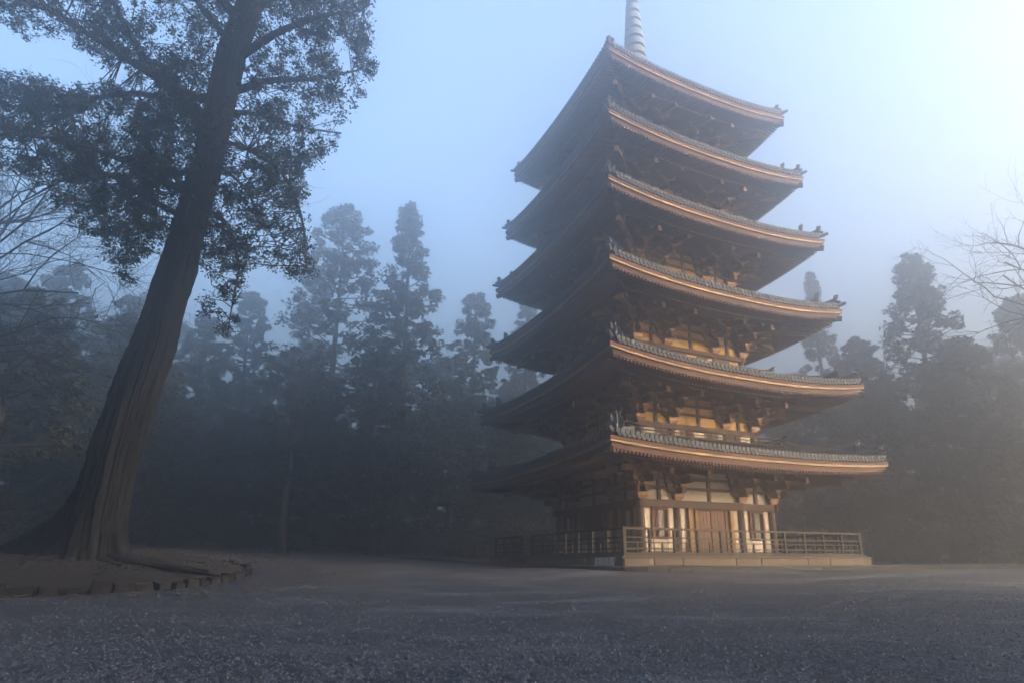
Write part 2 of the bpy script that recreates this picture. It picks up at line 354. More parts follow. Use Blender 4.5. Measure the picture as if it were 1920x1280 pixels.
# inner porch rail beneath the windows (low bench)
# --- brackets
def arm_profile(L, h):
    """boat-shaped bearing arm: flat top, underside swept up at both ends"""
    a = L / 2; p = [(-a, h), (-a, h * 0.50), (-a + 0.05, h * 0.32), (-a + 0.12, h * 0.12), (-a + 0.20, 0), (a - 0.20, 0), (a - 0.12, h * 0.12), (a - 0.05, h * 0.32), (a, h * 0.50), (a, h)]
    return p
blk = MB(); v = []
for (hw, z) in ((0.085, 0.0), (0.125, 0.06), (0.125, 0.15)): v += [(-hw,-hw,z),(hw,-hw,z),(hw,hw,z),(-hw,hw,z)]
blk.add(v, [(3,2,1,0),(8,9,10,11)] + [(i*4+j, i*4+(j+1)%4, (i+1)*4+(j+1)%4, (i+1)*4+j) for i in range(2) for j in range(4)])
blk = blk.mesh('bearing_block', M_block)
R90 = rotz(math.pi / 2)
def bracket_mesh(corner=False):
    b = MB(); bl = []
    v = []
    for (hw, z) in ((0.15, 0.0), (0.23, 0.11), (0.23, 0.24)): v += [(-hw,-hw,z),(hw,-hw,z),(hw,hw,z),(-hw,hw,z)]
    b.add(v, [(3,2,1,0),(8,9,10,11)] + [(i*4+j, i*4+(j+1)%4, (i+1)*4+(j+1)%4, (i+1)*4+j) for i in range(2) for j in range(4)], 1)
    for j in range(3):
        z = 0.24 + j * 0.34
        L = 0.95 + 0.16 * j
        b.prism(arm_profile(L, 0.20), -0.075, 0.075, 0, None, (0, -0.03, z))                 # along the wall
        for x in (-L/2 + 0.11, 0, L/2 - 0.11): bl.append((x, -0.03, z + 0.20))
        out = 0.52 * (j + 1)                                                       # outward arm
        b.prism([(0.25, 0.2), (-out, 0.2), (-out, 0.1), (-out + 0.06, 0.04), (-out + 0.16, 0), (0.25, 0)], -0.073, 0.073, 0, R90.T @ np.diag((-1, 1, 1.0)), (0, 0, z + 0.003)) if False else b.box((0, -out/2 + 0.1, z + 0.10), (0.15, out + 0.2, 0.196))
        bl.append((0, -out + 0.12, z + 0.20))
        if j < 2:
            o2 = 0.52 * (j + 1)
            b.prism(arm_profile(0.92, 0.19), -0.07, 0.07, 0, None, (0, -o2 + 0.12, z + 0.35))
            for x in (-0.36, 0.36): bl.append((x, -o2 + 0.12, z + 0.54))
    b.beam((0, 0.0, 1.22), (0, -2.05, 0.80), 0.15, 0.20, 0)                                   # tail rafter
    b.box((0, -2.055, 0.80), (0.17, 0.02, 0.22), 1)
    b.prism(arm_profile(1.0, 0.19), -0.07, 0.07, 0, None, (0, -1.78, 0.98))
    for x in (-0.38, 0, 0.38): bl.append((x, -1.78, 1.165) if False else (x, -1.78, 1.02 + 0.0))
    return b, bl
brk_mb, brk_bl = bracket_mesh()
brk_me = brk_mb.mesh('bracket', [M_brack, M_block])
full = MB(); full.v = list(brk_mb.v); full.f = list(brk_mb.f); full.m = list(brk_mb.m); full.n = brk_mb.n
blv = np.array([q.co[:] for q in blk.vertices]); blf = [tuple(p.vertices) for p in blk.polygons]
for c in brk_bl: full.add(blv + np.array(c), blf, 1)
brk_full = full.mesh('bracket', [M_brack, M_block])
# diagonal corner bracket: longer outward arms
def corner_bracket():
    b = MB()
    for a in (0, -math.pi/2, -math.pi/4):
        t = MB(); k = 1.38 if a == -math.pi/4 else 1.0
        for j in range(3):
            z = 0.24 + j * 0.34; out = 0.52 * (j + 1) * k
            t.box((0, -out/2 + 0.1, z + 0.10 + 0.002 * abs(a)), (0.15, out + 0.2, 0.19))
            t.add(blv + np.array((0, -out + 0.12, z + 0.20)), blf, 1)
            if a != -math.pi/4 and j < 2:
                t.prism(arm_profile(0.92, 0.19), -0.07, 0.07, 0, None, (0.0, -out + 0.12, z + 0.35))
                for x in (-0.36, 0.36): t.add(blv + np.array((x, -out + 0.12, z + 0.54)), blf, 1)
        t.beam((0, 0, 1.24), (0, -2.05 * k, 0.80), 0.16, 0.20, 0); t.box((0, -2.055 * k, 0.80), (0.18, 0.02, 0.22), 1)
        A = rotz(a); n0 = b.n
        for v in t.v: b.v.append(v @ A.T)
        b.f += [tuple(i + n0 for i in q) for q in t.f]; b.m += t.m; b.n += t.n
    v = []
    for (hw, z) in ((0.15, 0.0), (0.24, 0.11), (0.24, 0.24)): v += [(-hw,-hw,z),(hw,-hw,z),(hw,hw,z),(-hw,hw,z)]
    b.add(v, [(3,2,1,0),(8,9,10,11)] + [(i*4+j, i*4+(j+1)%4, (i+1)*4+(j+1)%4, (i+1)*4+j) for i in range(2) for j in range(4)], 1)
    return b.mesh('corner_bracket', [M_brack, M_block])
crn = corner_bracket()

def hips(k, u):
    """point on the hip of roof k above corner (-,-) ; u = 0 eave .. 1 top"""
    s, top, zt = S[k], TOPW[k], TOPZ[k]
    w = s + (top - s) * u
    return w, roof_z(k, 1.0, u)
TOPW = [BH[k + 1] + 1.0 for k in range(5)] + [0.75]
TOPZ = [ZM[k] + 1.12 for k in range(5)] + [ZM[5] + 3.5]
def eave_z(k, t): return ZM[k] + SAG[k] * abs(t) ** 2.4
def roof_z(k, t, v):
    e = eave_z(k, t) + 0.32
    return e + (TOPZ[k] - e) * v - (0.10 if k < 5 else 0.55) * math.sin(math.pi * v) 

tile_cap = MB(); tile_cap.tube([(0, 0.26, 0.08), (0, 0, 0)], 0.070, 8); tile_cap.tube([(0, 0.0, 0), (0, -0.03, -0.005)], 0.086, 8); tile_cap_m = tile_cap.mesh('eave_tile', M_tiled)
tcv = np.concatenate(tile_cap.v); tcf = tile_cap.f
NB = 0
for k in range(6):
    s, top = S[k], TOPW[k]
    rf = MB()
    nt_, nv = 28, 8
    ts = np.linspace(-1, 1, nt_ + 1)
    for fc in range(4):
        def surf(b):
            v = []
            for j in range(nv + 1):
                vv = j / nv; w = s + (top - s) * vv
                for t in ts: v.append((t * w, -w, roof_z(k, t, vv)))
            n = nt_ + 1
            b.add(v, [(j*n+i, j*n+i+1, (j+1)*n+i+1, (j+1)*n+i) for j in range(nv) for i in range(nt_)], 0)
            # soffit boards above the rafters, and closing strip
            v = []
            prof = [(0.02, 0.13), (0.06, -0.24), (0.95, -0.09), (1.0, -0.16), (s - BH[k] + 0.05, 0.36)]
            for dy, dz in prof:
                w = s - dy
                for t in ts: v.append((t * w, -w, eave_z(k, t) * (1 if dy < 1.2 else 0) + (0 if dy < 1.2 else ZM[k]) + dz + (0 if dy > 1.2 else 0)))
            b.add(v, [(j*n+i, (j+1)*n+i, (j+1)*n+i+1, j*n+i+1) for j in range(len(prof)-1) for i in range(nt_)], 1)
        fput(rf, fc, surf)
    roof = rf.build('roof', [M_tile, M_raft], pag)
    # edge boards following the curve
    for nm, m_, y0, y1, z0, z1 in (('top_board', M_woodr, 0.05, 0.09, 0.045, 0.15), ('pale_strip', M_fascia, 0.06, 0.07, -0.045, 0.04), ('eave_board', M_woodr, 0.14, -0.03, -0.22, -0.05)):
        eb = MB()
        for fc in range(4):
            def strip(b):
                n = 40; v = []
                for i in range(n + 1):
                    t = -1 + 2 * i / n
                    for yy, zz in ((-y0, z0), (y1, z0), (y1, z1), (-y0, z1)):
                        w = s + yy - 0.02; v.append((t * w, -w, eave_z(k, t) + zz))
                f = [(i*4+j, (i+1)*4+j, (i+1)*4+(j+1)%4, i*4+(j+1)%4) for i in range(n) for j in range(4)]
                b.add(v, f)
            fput(eb, fc, strip)
        eb.build(nm, m_, roof)
    # ribs of round tiles up the slope (one rib per tile row)
    sp = 0.188; nr = int((s - 0.12) / sp); xs = np.arange(-nr, nr + 1) * sp
    rb = MB(); caps = MB()
    for fc in range(4):
        def ribs(b):
            for x in xs:
                vmax = min(1.0, (s - abs(x)) / (s - top) - 0.03) if s > top else 1
                if vmax < 0.06: continue
                nseg = 5 if k < 5 else 7; pts = []
                for i in range(nseg + 1):
                    vv = vmax * i / nseg; w = s + (top - s) * vv; t = x / w
                    pts.append((x, -w, roof_z(k, max(-1, min(1, t)), vv) + 0.02))
                v = []
                for p in pts:
                    for a in (0.0, 0.785, 1.571, 2.356, 3.1416): v.append((p[0] + 0.062 * math.cos(a), p[1], p[2] + 0.062 * math.sin(a)))
                f = [(i*5+j, i*5+j+1, (i+1)*5+j+1, (i+1)*5+j) for i in range(nseg) for j in range(4)]
                b.add(v, f)
        fput(rb, fc, ribs)
        for i, x in enumerate(xs):
            t = x / s; z = eave_z(k, t) + 0.34; y = -s - 0.10
            if k < 2 and fc < 2: fpart('eave_tile', tile_cap_m, fc, x, y, z, roof)
            else: caps.add((tcv + np.array((x, y, z))) @ face(fc).T, tcf)
    rb.build('tile_row', M_tile, roof, kind='stuff')
    # flat pan tiles between them: scalloped lips under each rib gap
    pan = MB()
    for fc in range(4):
        def lips(b):
            for x in (xs[:-1] + xs[1:]) / 2:
                t = x / s; z = eave_z(k, t)
                b.prism([(-0.094, 0.30), (-0.085, 0.22), (-0.045, 0.175), (0, 0.16), (0.045, 0.175), (0.085, 0.22), (0.094, 0.30)], -s - 0.09, -s + 0.1, 0, None, (x, 0, z))
        fput(pan, fc, lips)
    pan.build('pan_tile', M_tile, roof, kind='stuff')
    if caps.n: caps.build('eave_tile', M_tiled, roof, kind='stuff')
    # rafters, two tiers
    raf = MB(); rb_ = MB()
    sp = 0.150; nr = int((s - 0.25) / sp)
    for fc in range(4):
        def rafters(b):
            for i in range(-nr, nr + 1):
                x = i * sp; z = eave_z(k, x / s)
                yin = max(abs(x) + 0.04, s - 1.0)
                if s - 0.06 - yin > 0.05:
                    zi = eave_z(k, x / max(yin, abs(x))) if False else z
                    b.beam((x, -s + 0.05, z - 0.285), (x, -yin, z - 0.285 + 0.15 * (s - yin)), 0.062, 0.085, 0)
                s2 = s - 0.90
                if abs(x) < s2 - 0.1:
                    yin = max(abs(x) + 0.04, BH[k])
                    z2 = eave_z(k, x / s2) - 0.215
                    zi = z2 + (ZM[k] + 0.30 - z2) * (s2 - yin) / (s2 - BH[k])
                    b.beam((x, -s2, z2), (x, -yin, zi), 0.068, 0.10, 0)
                    b.box((x, -s2 - 0.006, z2), (0.070, 0.014, 0.098), 1)
        fput(raf, fc, rafters)
    raf.build('rafters', [M_raft, M_rend], roof, kind='stuff')
    # hips: rafters below, ridges and ornaments above, one of each per corner
    e = eave_z(k, 1)
    h2 = MB()
    h2.beam((-s - 0.02, -s - 0.02, e - 0.30), (-s + 1.2, -s + 1.2, e - 0.05), 0.17, 0.20, 0)
    q = s - 0.93; h2.beam((-q - 0.05, -q - 0.05, e - 0.34), (-BH[k], -BH[k], ZM[k] + 0.25), 0.21, 0.26, 0)
    h2.beam((-q - 0.075, -q - 0.075, e - 0.345), (-q - 0.05, -q - 0.05, e - 0.34), 0.23, 0.28, 1)
    hip_me = h2.mesh('hip_rafter', [M_wood, M_block]); rid_me = []
    for u0, u1, w_, h_, lift in ((0.27, 1.0, 0.20, 0.26, 0.20), (0.035, 0.27, 0.17, 0.17, 0.18)):
        n = 14; v = []; r_ = MB()
        for i in range(n + 1):
            u = u0 + (u1 - u0) * (i / n) ** 1.5; wv, zz = hips(k, u)
            l = lift * max(0, 1 - (u - u0) / 0.22) ** 2; t_ = wv
            for du, dz in ((-w_/2, -0.10), (w_/2, -0.10), (w_/2 * 0.8, h_ * 0.62), (w_*0.25, h_), (-w_*0.25, h_), (-w_/2 * 0.8, h_ * 0.62)):
                o_ = du / math.sqrt(2); v.append((-t_ + o_, -t_ - o_, zz + dz + (l if dz > 0 else 0) + 0.05))
        f = [(i*6+j, (i+1)*6+j, (i+1)*6+(j+1)%6, i*6+(j+1)%6) for i in range(n) for j in range(6)] + [(0,1,2,3,4,5)]
        r_.add(v, f); wv, zz = hips(k, u0); D_ = rotz(-math.pi / 4); pz = zz + lift * 0.8
        g = 1.35
        plate = [(-w_*0.75*g, -0.20), (w_*0.75*g, -0.20), (w_*0.9*g, h_*0.6*g), (w_*0.5*g, h_*1.0*g), (w_*0.30*g, h_*1.35*g), (0, h_*1.2*g), (-w_*0.30*g, h_*1.35*g), (-w_*0.5*g, h_*1.0*g), (-w_*0.9*g, h_*0.6*g)]
        r_.prism(plate, -0.04, 0.06, 0, D_, (-wv, -wv, pz + 0.05))
        r_.tube([(-wv, -wv, pz + h_*1.1), (-wv-0.05, -wv-0.05, pz + h_*1.6), (-wv-0.07, -wv-0.07, pz + h_*2.0), (-wv-0.05, -wv-0.05, pz + h_*2.4)], [0.085, 0.06, 0.05, 0.02], 7)
        for du in (-0.10, 0.10):
            r_.tube([(-wv+du+0.05, -wv-du+0.05, pz+0.02), (-wv+du-0.12, -wv-du-0.12, pz-0.02)], 0.06, 7)
        if u0 < 0.1:
            wv, zz = hips(k, 0); r_.tube([(-wv + 0.25, -wv + 0.25, zz + 0.03), (-wv - 0.02, -wv - 0.02, zz + 0.03), (-wv - 0.20, -wv - 0.20, zz + 0.10)], [0.09, 0.09, 0.065], 8)
            wv, zz = hips(k, 0.5); r_.tube([(-wv + 0.25, -wv + 0.25, zz - 0.3), (-wv, -wv, zz - 0.3)], 0.03, 3) if False else None
        rid_me.append(r_.mesh('hip_ridge', M_tiled))
    for c in range(4):
        link('hip_rafter', hip_me, roof, rz=-math.pi/2*c)
        link('upper_hip_ridge', rid_me[0], roof, rz=-math.pi/2*c); link('lower_hip_ridge', rid_me[1], roof, rz=-math.pi/2*c)
    # brackets, purlins, wall panels of this storey
    zb0 = ZM[k] - 1.20; b_ = BH[k]
    for fc in range(4):
        for x in (-COLX[k], COLX[k]):
            near = fc < 2 and k < 4
            o = fpart('bracket', brk_me if near else brk_full, fc, x, -b_ - 0.02, zb0)
            if near:
                for c in brk_bl: link('bearing_block', blk, o, loc=c); NB += 1
        o = fpart('corner_bracket', crn, fc, -b_ - 0.02, -b_ - 0.02, zb0)
        wallbox('purlin', M_woodr if k in (3, 4) else M_wood, pag, fc, -b_ - 1.95, b_ + 1.95, ZM[k] + 0.0, ZM[k] + 0.16, -b_ - 1.80 - 0.003*fc, 0.15)
        wallbox('inner_purlin', M_wood, pag, fc, -b_ - 1.0, b_ + 1.0, ZM[k] + 0.02, ZM[k] + 0.17, -b_ - 0.92 - 0.003*fc, 0.14)
        # wall-plane beams between the tiers, posts and plaster
        pm = M_plast if k == 0 else M_plasty
        z1, z2, z3 = zb0 + 0.40, zb0 + 0.79, zb0 + 1.16
        wallbox('tie_beam', M_wood, pag, fc, -b_, b_, z1, z1 + 0.12, -b_ - 0.045, 0.09)
        wallbox('tie_beam', M_wood, pag, fc, -b_, b_, z2, z2 + 0.12, -b_ - 0.045, 0.09)
        wallbox('tie_beam', M_wood, pag, fc, -b_, b_, z3, z3 + 0.12, -b_ - 0.045, 0.09)
        bays = [(-b_, -COLX[k]), (-COLX[k], COLX[k]), (COLX[k], b_)]
        for a, c_ in bays:
            mid = (a + c_) / 2; hw = 0.075
            wallbox('strut', M_wood, pag, fc, mid - hw, mid + hw, zb0, z3, -b_ - 0.065, 0.07)
            for zz0, zz1, inset in ((zb0, z1, 0.10), (z1 + 0.12, z2, 0.30), (z2 + 0.12, z3, 0.40)):
                for sg in (-1, 1):
                    xo = a + inset if sg < 0 else c_ - inset; xi = mid + sg * hw
                    if abs(xo - xi) < 0.08: continue
                    # plaster with a swept outer edge, cut to the curve of the arms
                    dx = 0.22 * (1 if sg > 0 else -1); hh = zz1 - zz0
                    if abs(xo - xi) < 0.34: dx *= 0.5
                    p = [(xi, 0), (xo, 0), (xo - dx * 0.55, hh * 0.30), (xo - dx * 0.85, hh * 0.62), (xo - dx, hh), (xi, hh)]
                    if sg < 0: p = p[::-1]
                    w_ = MB(); w_.prism([(x - (xi+xo)/2, z) for x, z in p], -0.02, 0.03)
                    w_.build('plaster_panel', pm, pag, loc=tuple(face(fc) @ np.array(((xi+xo)/2, -b_ - 0.02, zz0))), rz=-math.pi/2*fc)
    # upper storey: columns, beam and balcony
    if k > 0:
        zf = ZM[k-1] + 1.12
        for fc in range(4):
            wallbox('head_beam', M_wood, pag, fc, -b_ - 0.2, b_ + 0.2, zb0 - 0.20, zb0 - 0.01, -b_ - 0.11 - 0.002*fc, 0.09)
            wallbox('wall_panel', M_wood, pag, fc, -b_, b_, zf + 0.1, zb0 - 0.2, -b_, 0.06)
            for x in (-b_, -COLX[k], COLX[k]):
                c_ = MB(); c_.lathe([(0.15, 0), (0.15, zb0 - zf - 0.1)], 10); c_.build('column', M_wood, pag, True, loc=tuple(face(fc) @ np.array((x, -b_, zf + 0.1))))
            for x in np.linspace(-b_ + 0.45, b_ - 0.45, 5):
                if k < 4: wallbox('plaster_panel', M_plast if k == 1 else M_plasty, pag, fc, x - 0.26, x + 0.26, zf + 0.16, zb0 - 0.26, -b_ - 0.04, 0.04)
            # balcony: skirting, floor edge, rails, posts
            hb_ = b_ + 0.86
            wallbox('balcony_skirt', M_wood, pag, fc, -hb_ + 0.2, hb_ - 0.2, zf - 0.30, zf - 0.02, -hb_ + 0.2 - 0.002*fc, 0.08)
            wallbox('balcony_floor', M_woody, pag, fc, -hb_ - 0.03, hb_ + 0.03, zf, zf + 0.09, -hb_ + 0.35 - 0.0021*fc, 0.80)
            rl = MB()
            for zz, th, ex in ((0.14, 0.07, 0.1), (0.27, 0.05, 0.18), (0.42, 0.075, 0.32)):
                n = 12; pts = []
                for i in range(n + 1):
                    x = (-hb_ - ex) + (2 * hb_ + 2 * ex) * i / n
                    up = 0.12 * max(0, (abs(x) - hb_ + 0.15) / (ex + 0.15)) ** 1.5 if zz > 0.2 else 0
                    pts.append((x, -hb_ + 0.03 - 0.002 * fc, zf + zz + up + 0.09 * 0))
                rl.tube(pts, th / 2, 6)
            A = face(fc); 
            rl.v = [v @ A.T for v in rl.v]; rl.build('balcony_rail', M_fence, pag)
            np_ = 7
            for i in range(np_):
                x = -hb_ + 0.05 + (2 * hb_ - 0.1) * i / (np_ - 1)
                wallbox('balcony_post', M_fence, pag, fc, x - 0.035, x + 0.035, zf + 0.09, zf + 0.40, -hb_ + 0.03, 0.07)
print('bearing blocks', NB)
# --- spire
sp_ = MB(); zt = TOPZ[5]
sp_.box((0, 0, zt + 0.15), (1.5, 1.5, 0.62))
sp_.box((0, 0, zt + 0.50), (1.66, 1.66, 0.09))
spire = sp_.build('spire', M_bronze, pag)
b = MB(); b.lathe([(0.62, zt + 0.55), (0.60, zt + 0.8), (0.42, zt + 1.05), (0.2, zt + 1.12)], 20); b.build('inverted_bowl', M_bronze, spire, True)
b = MB(); b.lathe([(0.2, zt + 1.12), (0.4, zt + 1.2), (0.72, zt + 1.38), (0.5, zt + 1.4), (0.12, zt + 1.42)], 20); b.build('lotus', M_bronze, spire, True)
b = MB(); b.lathe([(0.10, zt + 1.3), (0.08, zt + 9.8)], 10); b.build('mast', M_bronze, spire)
for i in range(9):
    z = zt + 1.85 + i * 0.64; r = 0.72 - 0.045 * i
    b = MB(); b.lathe([(r - 0.06, z - 0.20), (r, z - 0.22), (r - 0.02, z + 0.20), (r - 0.06, z + 0.18)], 20)
    for a in range(4): b.box((0, 0, z), (2 * r - 0.05, 0.06, 0.08), 0, a * math.pi / 4)
    b.lathe([(0.16, z - 0.2), (0.16, z + 0.2)], 10); b.build('ring', M_bronze, spire)
b = MB()
for a in range(4):
    t = MB(); t.prism([(0.08, 0), (0.30, 0.25), (0.55, 0.9), (0.30, 1.0), (0.34, 1.4), (0.12, 1.9), (0.08, 1.9)], -0.02, 0.02); A = rotz(a * math.pi / 2)
    for v in t.v: b.v.append(v @ A.T + np.array((0, 0, zt + 7.7)))
    b.f += [tuple(i + b.n for i in q) for q in t.f]; b.m += t.m; b.n += t.n
b.build('flame_plate', M_bronze, spire)
b = MB(); b.lathe([(0.02, zt + 9.7), (0.2, zt + 9.85), (0.24, zt + 10.0), (0.12, zt + 10.2), (0.01, zt + 10.35)], 12); b.build('jewel', M_bronze, spire, True)

# ---------------------------------------------------------------- fence round the platform
fen = link('wooden_fence', None, loc=(BX, BY, PB + FL), rz=YAW, cat='fence', label='low weathered wooden railing running round the stone platform of the pagoda')
FH = 0.865; RH = 5.60
pm_ = MB(); pm_.box((0, 0, FH / 2), (0.085, 0.085, FH)); pm_ = pm_.mesh('post', M_fence)
cm_ = MB(); cm_.box((0, 0, FH / 2 + 0.01), (0.12, 0.12, FH + 0.02)); cm_.box((0, 0, FH + 0.045), (0.15, 0.15, 0.05)); cm_ = cm_.mesh('corner_post', M_fence)
st_ = MB(); st_.box((0, 0, 0), (0.06, 0.05, 0.34)); st_ = st_.mesh('short_post', M_fence)
NP = 11
for fc in range(4):
    for i in range(NP + 1):
        x = -RH + 2 * RH * i / NP
        if i == 0: fpart('corner_post', cm_, fc, x, -RH, 0, fen)
        elif i < NP: fpart('post', pm_, fc, x, -RH, 0, fen)
        if i < NP and not (fc == 1 and i == 3): fpart('short_post', st_, fc, x + RH / NP, -RH, 0.30, fen)
    for z, h, w in ((FH - 0.02, 0.075, 0.10), (0.60, 0.055, 0.05), (0.44, 0.045, 0.045), (0.24, 0.05, 0.05), (0.06, 0.12, 0.09)):
        for i in range(NP):
            if fc == 1 and i == 3: continue                                # gap for the steps
            if z > 0.8: ext = 0.0
            x0 = -RH + 2 * RH * i / NP; x1 = x0 + 2 * RH / NP
            b = MB(); b.box((0, 0, 0), (x1 - x0 - (0.004 if z > 0.8 else 0.086), w, h))
            zz = z if z < 0.8 else FH + 0.02
            fpart('rail' if z > 0.1 else 'foot_rail', b.mesh('rail', M_fence), fc, (x0 + x1) / 2, -RH - (0.002 if fc % 2 else 0), zz, fen)
# steps at the gap in the left front
stp = link('stone_steps', None, loc=(BX, BY, PB), rz=YAW, cat='steps', label='short flight of dark steps at the gap in the pagoda railing')
xs_ = -RH + 2 * RH * 3.5 / NP
for i, (y, z) in enumerate(((-6.12, 0.10), (-6.45, -0.03))):
    b = MB(); b.box((0, 0, 0), (1.25, 0.40, 0.28)); fpart('step', b.mesh('step', M_kerb), 1, xs_, y, z - 0.10 + 0.08, stp)

# ---------------------------------------------------------------- kerb round the pagoda apron
kerb = link('kerb', None, kind='structure')
kpts = [pix(700, 1047, 37), pix(860, 1053, 32), pix(960, 1058, 27), pix(1060, 1063, 23), pix(1150, 1068, 19.6), pix(1260, 1068, 20.5), pix(1400, 1066.5, 22.2), pix(1520, 1066, 23.7), pix(1640, 1065, 25.2), pix(1900, 1062, 27.5), pix(2150, 1059, 30)]
kp = np.array([(p.x, p.y) for p in kpts])
def smooth_path(P, n):
    d = np.r_[0, np.cumsum(np.linalg.norm(np.diff(P, axis=0), axis=1))]; u = np.linspace(0, d[-1], n)
    out = np.stack([np.interp(u, d, P[:, i]) for i in range(P.shape[1])], 1)
    for _ in range(6): out[1:-1] = (out[:-2] + 2 * out[1:-1] + out[2:]) / 4
    return out
kp = smooth_path(kp, 56); rk = random.Random(3)
for i in range(len(kp) - 1):
    a, b_ = kp[i], kp[i + 1]; m_ = (a + b_) / 2; L_ = np.linalg.norm(b_ - a)
    b = MB(); b.box((0, 0, 0), (L_ - 0.02, 0.16, 0.30))
    b.build('kerb_stone', M_kerb, kerb, loc=(m_[0], m_[1], gz(*m_) - 0.04 + rk.uniform(-0.01, 0.01)), rz=math.atan2(b_[1]-a[1], b_[0]-a[0]) + rk.uniform(-0.01, 0.01))

# raised apron of beaten earth between the kerb and the platform
ap = MB(); v = []; ca_, sa_ = math.cos(YAW), math.sin(YAW); NPX = len(kp)
for fr_ in (0.0, 0.35, 1.0):
    for q in kp:
        lx, ly = ca_*(q[0]-BX) + sa_*(q[1]-BY), -sa_*(q[0]-BX) + ca_*(q[1]-BY)
        m_ = 5.7 / max(abs(lx), abs(ly)); ix, iy = lx*m_, ly*m_; ix, iy = BX + ca_*ix - sa_*iy, BY + sa_*ix + ca_*iy
        x, y = q[0] + (ix - q[0]) * fr_, q[1] + (iy - q[1]) * fr_
        v.append((x, y, (gz(*q) + 0.10) * (1 - fr_) + 0.585 * fr_))
ap.add(v, [(i*NPX+j, i*NPX+j+1, (i+1)*NPX+j+1, (i+1)*NPX+j) for i in range(2) for j in range(NPX-1)])
ap.build('apron', M_ground, None, True, kind='structure')

# ---------------------------------------------------------------- mound of the big tree with its kerb
TX, TY = -10.6, 15.0
edge = [pix(-160, 1122, 10.6), pix(0, 1110, 11.2), pix(120, 1110, 11.5), pix(240, 1106, 12.2), pix(330, 1098, 13.2), pix(410, 1088, 14.6), pix(455, 1080, 16.5), pix(470, 1074, 18.5), pix(440, 1062, 21), pix(360, 1055, 24)]
ep = np.array([(p.x, p.y) for p in edge]); ep = smooth_path(ep, 30)
back = np.array([(-13, 25.5), (-17.5, 23.5), (-20, 18), (-18.5, 12), (-14.5, 10.6)])
ep0 = ep; ep = smooth_path(ep, 44); ring = np.concatenate([ep, back]); cen = np.array((-12.2, 16.2)); mo = MB(); v = []
fr = (1.0, 0.995, 0.93, 0.8, 0.6, 0.35, 0.12); hz = (-0.1, 0.12, 0.19, 0.31, 0.44, 0.55, 0.6)
ring = smooth_path(np.concatenate([ring, ring[:1]]), 97)[:-1]
rr = np.random.default_rng(8)
for a, h_ in zip(fr, hz):
    for p in ring:
        q = cen + (p - cen) * a; v.append((q[0], q[1], gz(*q) + h_ + (rr.normal() * 0.015 if 0.1 < a < 0.99 else 0)))
n = len(ring); f = [(i*n+j, i*n+(j+1)%n, (i+1)*n+(j+1)%n, (i+1)*n+j) for i in range(len(fr)-1) for j in range(n)]
v.append((cen[0], cen[1], gz(*cen) + 0.62)); f += [((len(fr)-1)*n+j, (len(fr)-1)*n+(j+1)%n, len(v)-1) for j in range(n)]
mo.add(v, f); mound = mo.build('tree_mound', M_mound, None, True, kind='structure')
for i in range(len(ep) - 1):
    a, b_ = ep[i], ep[i + 1]; m_ = (a + b_) / 2; L_ = np.linalg.norm(b_ - a); d_ = (m_ - cen) / np.linalg.norm(m_ - cen); m_ = m_ + d_ * 0.07
    w_, h_ = L_ - rk.uniform(0.01, 0.09), 0.33 + rk.uniform(-0.10, 0.07); b = MB()
    vv = np.array([(sx*w_/2*(1-0.03*(sz>0)), sy*0.10*(1-0.15*(sz>0)), sz*h_/2) for sx, sy, sz in ((-1,-1,-1),(1,-1,-1),(1,1,-1),(-1,1,-1),(-1,-1,1),(1,-1,1),(1,1,1),(-1,1,1))])
    vv += rr.normal(size=vv.shape) * 0.022
    b.add(vv, BOXF); b.build('kerb_stone', M_kerb, mound, loc=(m_[0], m_[1], gz(*m_) + 0.01), rz=math.atan2(b_[1]-a[1], b_[0]-a[0]) + rk.uniform(-0.10, 0.10))

# ---------------------------------------------------------------- gravel scattered over the near ground
rg = np.random.default_rng(11)
NG = 110000
Dg = 2.2 + 15.0 * rg.random(NG) ** 2.1; Ug = rg.uniform(-1.05, 0.95, NG); GX = Ug * Dg; GY = Dg
mk = ~(((GX + 12.2) ** 2 / 60 + (GY - 16.2) ** 2 / 34) < 1)
GX, GY = GX[mk], GY[mk]; n = len(GX)
base = np.array([(1,0,0),(0.3,0.9,0),(-0.8,0.5,0),(-0.7,-0.6,0),(0.4,-0.85,0),(0.05,0.05,0.62)])
sz = rg.lognormal(-4.58, 0.40, n)[:, None, None]; an = rg.uniform(0, 6.28, n); ca, sa = np.cos(an), np.sin(an)
pts = base[None] * (1 + 0.35 * rg.normal(size=(n, 6, 3))); px_ = pts[..., 0] * ca[:, None] - pts[..., 1] * sa[:, None]; py_ = pts[..., 0] * sa[:, None] + pts[..., 1] * ca[:, None]
pts = np.stack([px_, py_, pts[..., 2]], -1) * sz; pts[..., 0] += GX[:, None]; pts[..., 1] += GY[:, None]; 
zg = ground(GX, GY)
for fr_, am in ((0.35, 0.02), (0.9, 0.012), (2.1, 0.006)): pass
pts[..., 2] += zg[:, None]
# follow the small waves of the ground sheet
rg2 = np.random.default_rng(5); wz = np.zeros(n)
for fr_, am in ((0.35, 0.02), (0.9, 0.012), (2.1, 0.006)):
    ph = rg2.uniform(0, 6, 4); wz += am * (np.sin(GX*fr_+ph[0]+1.3*np.sin(GY*fr_*0.7)) + np.sin(GY*fr_*1.3+ph[1]+np.sin(GX*fr_*0.8+ph[2])))
pts[..., 2] += wz[:, None]
tri = np.array([(0,1,5),(1,2,5),(2,3,5),(3,4,5),(4,0,5)])
V = pts[:, tri].reshape(-1, 3, 3)
link('gravel', quads_mesh('gravel', V, M_gravel, 3), kind='stuff', cat='gravel', label='loose grey gravel strewn over the open ground in front of the pagoda')

